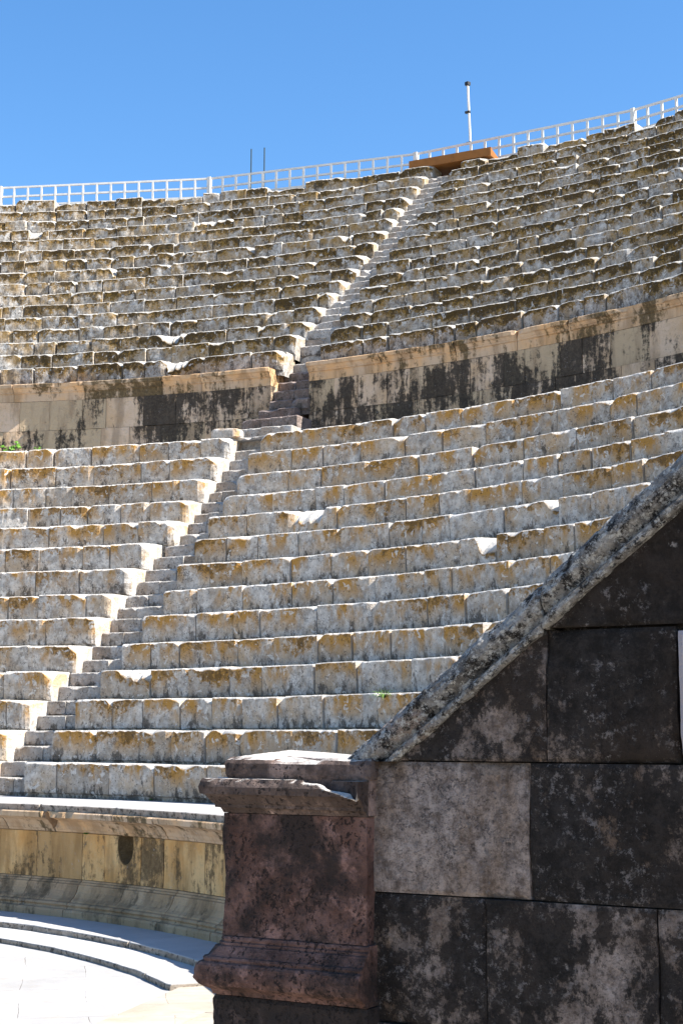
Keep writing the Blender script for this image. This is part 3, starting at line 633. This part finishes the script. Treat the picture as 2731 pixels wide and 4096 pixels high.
# pier
pier = empty('pier', tuple(P0 - DR * .27 - NN * .2 + Vector((0, 0, -1.85))), 'dark reddish moulded stone pier ending the raking wall, with sunlit broken cornice', 'pier')
def pier_part(name, mat, lv, sL=-.552, sR=-.004, nF=.048, nB=-.76, sd=1, res=.012, rough=.004, brk=None, closed=True, cov=.3, label=None, rend=1., edge=.006, rise=0.):
    # lv: list of (z, overhang)
    Z = []; E = []
    for i in range(len(lv) - 1):
        n = max(1, int(max(abs(lv[i + 1][0] - lv[i][0]), abs(lv[i + 1][1] - lv[i][1])) / res))
        for j in range(n): Z.append(lv[i][0] + (lv[i + 1][0] - lv[i][0]) * j / n); E.append(lv[i][1] + (lv[i + 1][1] - lv[i][1]) * j / n)
    Z.append(lv[-1][0]); E.append(lv[-1][1])
    nf = int((sR - sL) / res); ns = 8; nl = int((nF - nB) / res / 1.5)
    ring = [(0, t) for t in np.linspace(0, 1, nf)] + [(1, t) for t in np.linspace(0, 1, ns)[1:]] + [(2, t) for t in np.linspace(0, 1, 4)[1:]] + [(3, t) for t in np.linspace(0, 1, nl)[1:-1]]
    def pt(e):
        out_ = []
        for sid, t in ring:
            l, r, f, b = sL - e, sR + min(e, .0) * rend, nF + e, nB
            if sid == 0: out_.append((l + (r - l) * t, f))
            elif sid == 1: out_.append((r, f + (-.02 - f) * t))
            elif sid == 2: out_.append((r + (l - r) * t, -.02 + (b + .02) * t if t > 0 else -.02))
            else: out_.append((l, b + (f - b) * t))
        return out_
    G = np.array([[(p[0], p[1], z) for p in pt(e)] for z, e in zip(Z, E)])
    S, N, ZZ = G[..., 0].copy(), G[..., 1].copy(), G[..., 2].copy()
    n1 = fbm(np.stack([S * 7 + sd, N * 7, ZZ * 7], -1), sd, 4); n2 = fbm(np.stack([S * 40, N * 40, ZZ * 40 + sd], -1), sd + 3, 2)
    cn_ = np.maximum(0, 1 - (np.abs(S - (sL - np.array(E)[:, None])) + np.abs(N - (nF + np.array(E)[:, None]))) / .03)
    sh = n1 * rough * 1.6 + n2 * rough * .6 - cn_ * edge * (1 + n2)
    cx, cy = (sL + sR) / 2, nF - .25
    front = (N > nF - .02 - 0) | (N > -.0) 
    N = N + np.where(N > -.01, sh, 0); S = S + np.where(S < sL + .03, -sh, 0)
    ZZ = ZZ + n2 * .0012
    hit = None
    if brk is not None:
        rr_ = brk(S, N, ZZ, n1, n2); S, N, ZZ = rr_[:3]; hit = rr_[3] if len(rr_) > 3 else None
    bk = np.clip(.0 - N, 0, 2); S = S - bk * .335 * np.clip((sR - S) / (sR - sL), 0, 1); ZZ = ZZ + bk * rise
    G = loc(S, N, ZZ); mb = MB(); K = G.shape[1]; L = G.shape[0]; F = []
    for i in range(L - 1):
        for j in range(K): F.append((i * K + j, i * K + (j + 1) % K, (i + 1) * K + (j + 1) % K, (i + 1) * K + j))
    A = np.stack([np.full_like(S, random.Random(sd).random()), (ZZ - ZZ.min()) / np.ptp(ZZ), np.full_like(S, cov), np.zeros_like(S) if hit is None else hit * 1.0], -1)
    # caps as fans about the centre, top one slightly uneven
    mb.add(G.reshape(-1, 3), F, A.reshape(-1, 4))
    for row in (0, L - 1):
        for kk, wgt in enumerate(np.linspace(1, .05, 14)[:-1]):
            w2 = np.linspace(1, .05, 14)[kk + 1]; cen = G[row].mean(0)
            r0 = cen + (G[row] - cen) * wgt; r1 = cen + (G[row] - cen) * w2
            if row: 
                for rr_, ww in ((r0, wgt), (r1, w2)):
                    if ww < 1: rr_[:, 2] += .003 * fbm(rr_ * 9, 4, 3)
            V = np.concatenate([r0, r1]); F = [(j, (j + 1) % K, K + (j + 1) % K, K + j) for j in range(K)]
            mb.add(V, F if row else [f[::-1] for f in F], A[row][0])
    o = mb.build(name, M[mat], pier)
    if label: o['label'] = label
def chip_top(S, N, ZZ, n1, n2):                               # gnawed front arris of the cap slab
    t = np.clip((ZZ - .222) / .023, 0, 1); f = (N > .02)
    N = np.where(f, N - t * np.clip(.010 + n1 * .03 + n2 * .012, 0, 1), N)
    ZZ = np.where(f, ZZ - t * np.clip(n1 * .03 - .002, 0, 1), ZZ); return S, N, ZZ
def chip_corn(S, N, ZZ, n1, n2):                              # cornice with its right corner broken away on a slant
    t = np.clip((ZZ - .150) / .02, 0, 1); f = (N > .02)
    N = np.where(f, N - t * np.clip(.006 + n1 * .03 + n2 * .015, 0, 1), N)
    lim = .179 - .30 * (N - .046) - .28 * np.maximum(0, S + .17) + n1 * .012 + n2 * .006
    hit = f & (N > .047) & (S > -.225 + n1 * .05) & (S < -.016) & (ZZ > lim)
    return S, N, np.where(hit, lim, ZZ), hit
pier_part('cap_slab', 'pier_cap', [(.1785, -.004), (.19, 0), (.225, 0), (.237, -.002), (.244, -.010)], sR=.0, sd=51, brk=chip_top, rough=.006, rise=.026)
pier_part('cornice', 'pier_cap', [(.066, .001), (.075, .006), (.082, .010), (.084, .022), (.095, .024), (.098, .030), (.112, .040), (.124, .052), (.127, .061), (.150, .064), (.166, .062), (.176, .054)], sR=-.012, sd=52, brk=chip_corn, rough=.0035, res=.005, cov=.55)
pier_part('bed_stone', 'pier_cap', [(.068, -.004), (.178, -.005)], sR=-.002, nF=.046, sd=57, cov=.2)
pier_part('shaft', 'pier', [(-.322, .002), (-.30, 0), (.064, 0)], sR=-.014, sd=53, rough=.006, res=.009, cov=.25)
pier_part('base_moulding', 'pier', [(-.505, .022), (-.490, .030), (-.478, .052), (-.470, .064), (-.455, .070), (-.432, .070), (-.412, .066), (-.404, .060), (-.400, .050), (-.392, .052), (-.386, .048), (-.384, .040), (-.366, .030), (-.354, .022), (-.352, .014), (-.344, .014), (-.341, .008), (-.334, .010), (-.326, .007), (-.3235, .0)], sR=-.002, sd=54, rough=.004, res=.005, cov=.15, edge=.015)
pier_part('lower_block', 'pier_dark', [(-1.0, .022), (-.52, .022), (-.508, .016)], sR=.0, sd=55, rough=.006, cov=.5)
pier_part('plinth', 'pier_dark', [(-1.86, .05), (-1.5, .05), (-1.49, .024), (-1.005, .022)], sR=.0, sd=56, rough=.006, cov=.5, res=.02)

# ---------------------------------------------------------------- small plants
def leafy(name, p, h, label, seed, n=9):
    q = random.Random(seed); p = Vector(p); ro = empty(name, p, label, 'plant')
    st = MB(); lf = MB(); tow = Vector((-math.sin(R_(55)), -math.cos(R_(55)), 0))
    for i in range(n):
        d = Vector((q.uniform(-.6, .6), q.uniform(-.6, .6), q.uniform(.5, 1.1))) + tow * .35; e = p + d.normalized() * h * q.uniform(.45, 1); st.tube(p, e, .006, 5, .003)
        for j in range(5):
            c_ = p.lerp(e, q.uniform(.45, 1.1)) + Vector((q.uniform(-.05, .05), q.uniform(-.05, .05), q.uniform(-.03, .03))); r = q.uniform(.09, .17) * h
            nn = (Vector((q.uniform(-1, 1), q.uniform(-1, 1), 1.1)) + tow).normalized(); a = nn.orthogonal().normalized(); b = nn.cross(a); V = [tuple(c_ + nn * .004)]
            for t in range(10):
                th = t * .628; rr = r * (1 if t % 2 else .62) * (1.1 - .2 * math.cos(th)); V.append(tuple(c_ + a * rr * math.cos(th) + b * rr * math.sin(th) - nn * rr * .15))
            lf.add(V, [(0, t + 1, (t + 1) % 10 + 1) for t in range(10)])
    st.build('stem', M['stalk'], ro); lf.build('leaves', M['leaf'], ro)
def pw(R, azd, z): return (R * math.sin(R_(azd)), R * math.cos(R_(azd)), z)
leafy('fig_sprout', pw(19.90, 53.35, 5.70), .32, 'bright green leafy sprout at the foot of the upper podium wall', 3)
leafy('weed', pw(19.93, 54.8, 5.78), .14, 'small green weed just right of the leafy sprout, under the podium wall', 5)
leafy('weed', pw(19.93, 65.6, 5.74), .16, 'small green weed beside the stairway at the podium wall foot', 6)
def grass(p, h, label, seed, n=46):
    q = random.Random(seed); p = Vector(p); mb = MB()
    for i in range(n):
        d = Vector((q.uniform(-1, 1), q.uniform(-1, 1), q.uniform(.2, 1.3))) + Vector((-.9, .1, 0)) * q.random(); d.normalize(); w = d.orthogonal().normalized() * .004; L = h * q.uniform(.5, 1); b = p + Vector((q.uniform(-.015, .015), q.uniform(-.015, .015), 0))
        m_ = b + d * L * .6; e = b + d * L + Vector((0, 0, -L * q.uniform(.1, .6)))
        mb.add([tuple(b - w), tuple(b + w), tuple(m_ + w), tuple(m_ - w), tuple(e)], [(0, 1, 2, 3), (3, 2, 4)])
    return tag(mb.build('grass_tuft', M['grass']), label, 'grass tuft')
Rg, zg = rowL(12)
gp = pw(Rg - .01, 96.9, zg - .05); grass(gp, .22, 'green grass tuft sprouting from a joint near the sloping coping', 9)
grass(pw(10.585, 84.3, -.78), .05, 'tiny green tuft clinging under the lower podium cornice', 12, 30)
grass(pw(12.0, 82.2, -.44), .05, 'tiny grass tuft at the foot of the lowest bench row', 10, 20)

mb = MB(); Rl, al = 18.28, 68.75; a_ = R_(al); X = Vector((math.cos(a_), -math.sin(a_), 0)); Y = Vector((math.sin(a_), math.cos(a_), 0)); Mx = Matrix((X, Y, Vector((0, 0, 1)))).transposed()
th_ = [(np.array([math.cos(t) * math.sin(f), math.sin(t) * math.sin(f), math.cos(f)])) for f in np.linspace(.01, math.pi - .01, 14) for t in np.linspace(0, 2 * math.pi, 25)]
V = np.array(th_); V = np.sign(V) * np.abs(V) ** .45; V = V * (1 + .16 * fbm(V * 1.7, 3, 3)[:, None]) * np.array([.27, .17, .10]); V = V @ np.array(Mx.transposed()) + np.array([*pol(np.array(Rl), np.array(a_)), 5.57])
mb.grid(V.reshape(14, 25, 3), (.4, .6, .3, 0), flip=True)
tag(mb.build('loose_stone', M['seat_low']), 'loose broken stone lying on the walkway left of the stairway', 'stone')
# ---------------------------------------------------------------- sun, sky, camera
SUN_AZ, SUN_EL = 152.0, 44.5
sun = bpy.data.lights.new('sun', 'SUN'); sun.energy = 5.0; sun.angle = R_(.53); sun.color = (1, .955, .88)
so = bpy.data.objects.new('sun', sun); C.objects.link(so)
dv = Vector((math.sin(R_(SUN_AZ)) * math.cos(R_(SUN_EL)), math.cos(R_(SUN_AZ)) * math.cos(R_(SUN_EL)), math.sin(R_(SUN_EL))))
so.rotation_euler = dv.to_track_quat('Z', 'Y').to_euler(); so.location = dv * 60
w = bpy.data.worlds.new('World'); bpy.context.scene.world = w; w.use_nodes = True; nt = w.node_tree
sk = nt.nodes.new('ShaderNodeTexSky'); sk.sky_type = 'NISHITA'; sk.sun_disc = False; sk.sun_elevation = R_(SUN_EL); sk.sun_rotation = R_(SUN_AZ)
sk.altitude = 400; sk.air_density = 1.0; sk.dust_density = .5; sk.ozone_density = 2.5
bg = nt.nodes['Background']; bg.inputs[1].default_value = .072; hs = nt.nodes.new('ShaderNodeHueSaturation'); hs.inputs['Saturation'].default_value = 1.24; hs.inputs['Value'].default_value = 1.27
nt.links.new(sk.outputs[0], hs.inputs['Color']); nt.links.new(hs.outputs[0], bg.inputs[0])
cam = bpy.data.cameras.new('camera'); co = bpy.data.objects.new('camera', cam); C.objects.link(co)
r_ = Vector((0.72805083, -0.6855049, 0.00500197)); u_ = Vector((-0.10217644, -0.10129718, 0.9895953)); f_ = Vector((0.67786574, 0.72098676, 0.14379195))
co.matrix_world = Matrix(((r_.x, u_.x, -f_.x, 0), (r_.y, u_.y, -f_.y, -14.40681244), (r_.z, u_.z, -f_.z, .29958789), (0, 0, 0, 1)))
cam.sensor_fit = 'VERTICAL'; cam.sensor_height = 36; cam.sensor_width = 24; cam.lens = 6295.518 / 4096 * 36; cam.clip_end = 3000; cam.clip_start = .05
S_ = bpy.context.scene; S_.camera = co
S_.view_settings.view_transform = 'Standard'; S_.view_settings.look = 'None'; S_.view_settings.gamma = 1; S_.view_settings.exposure = 1.5
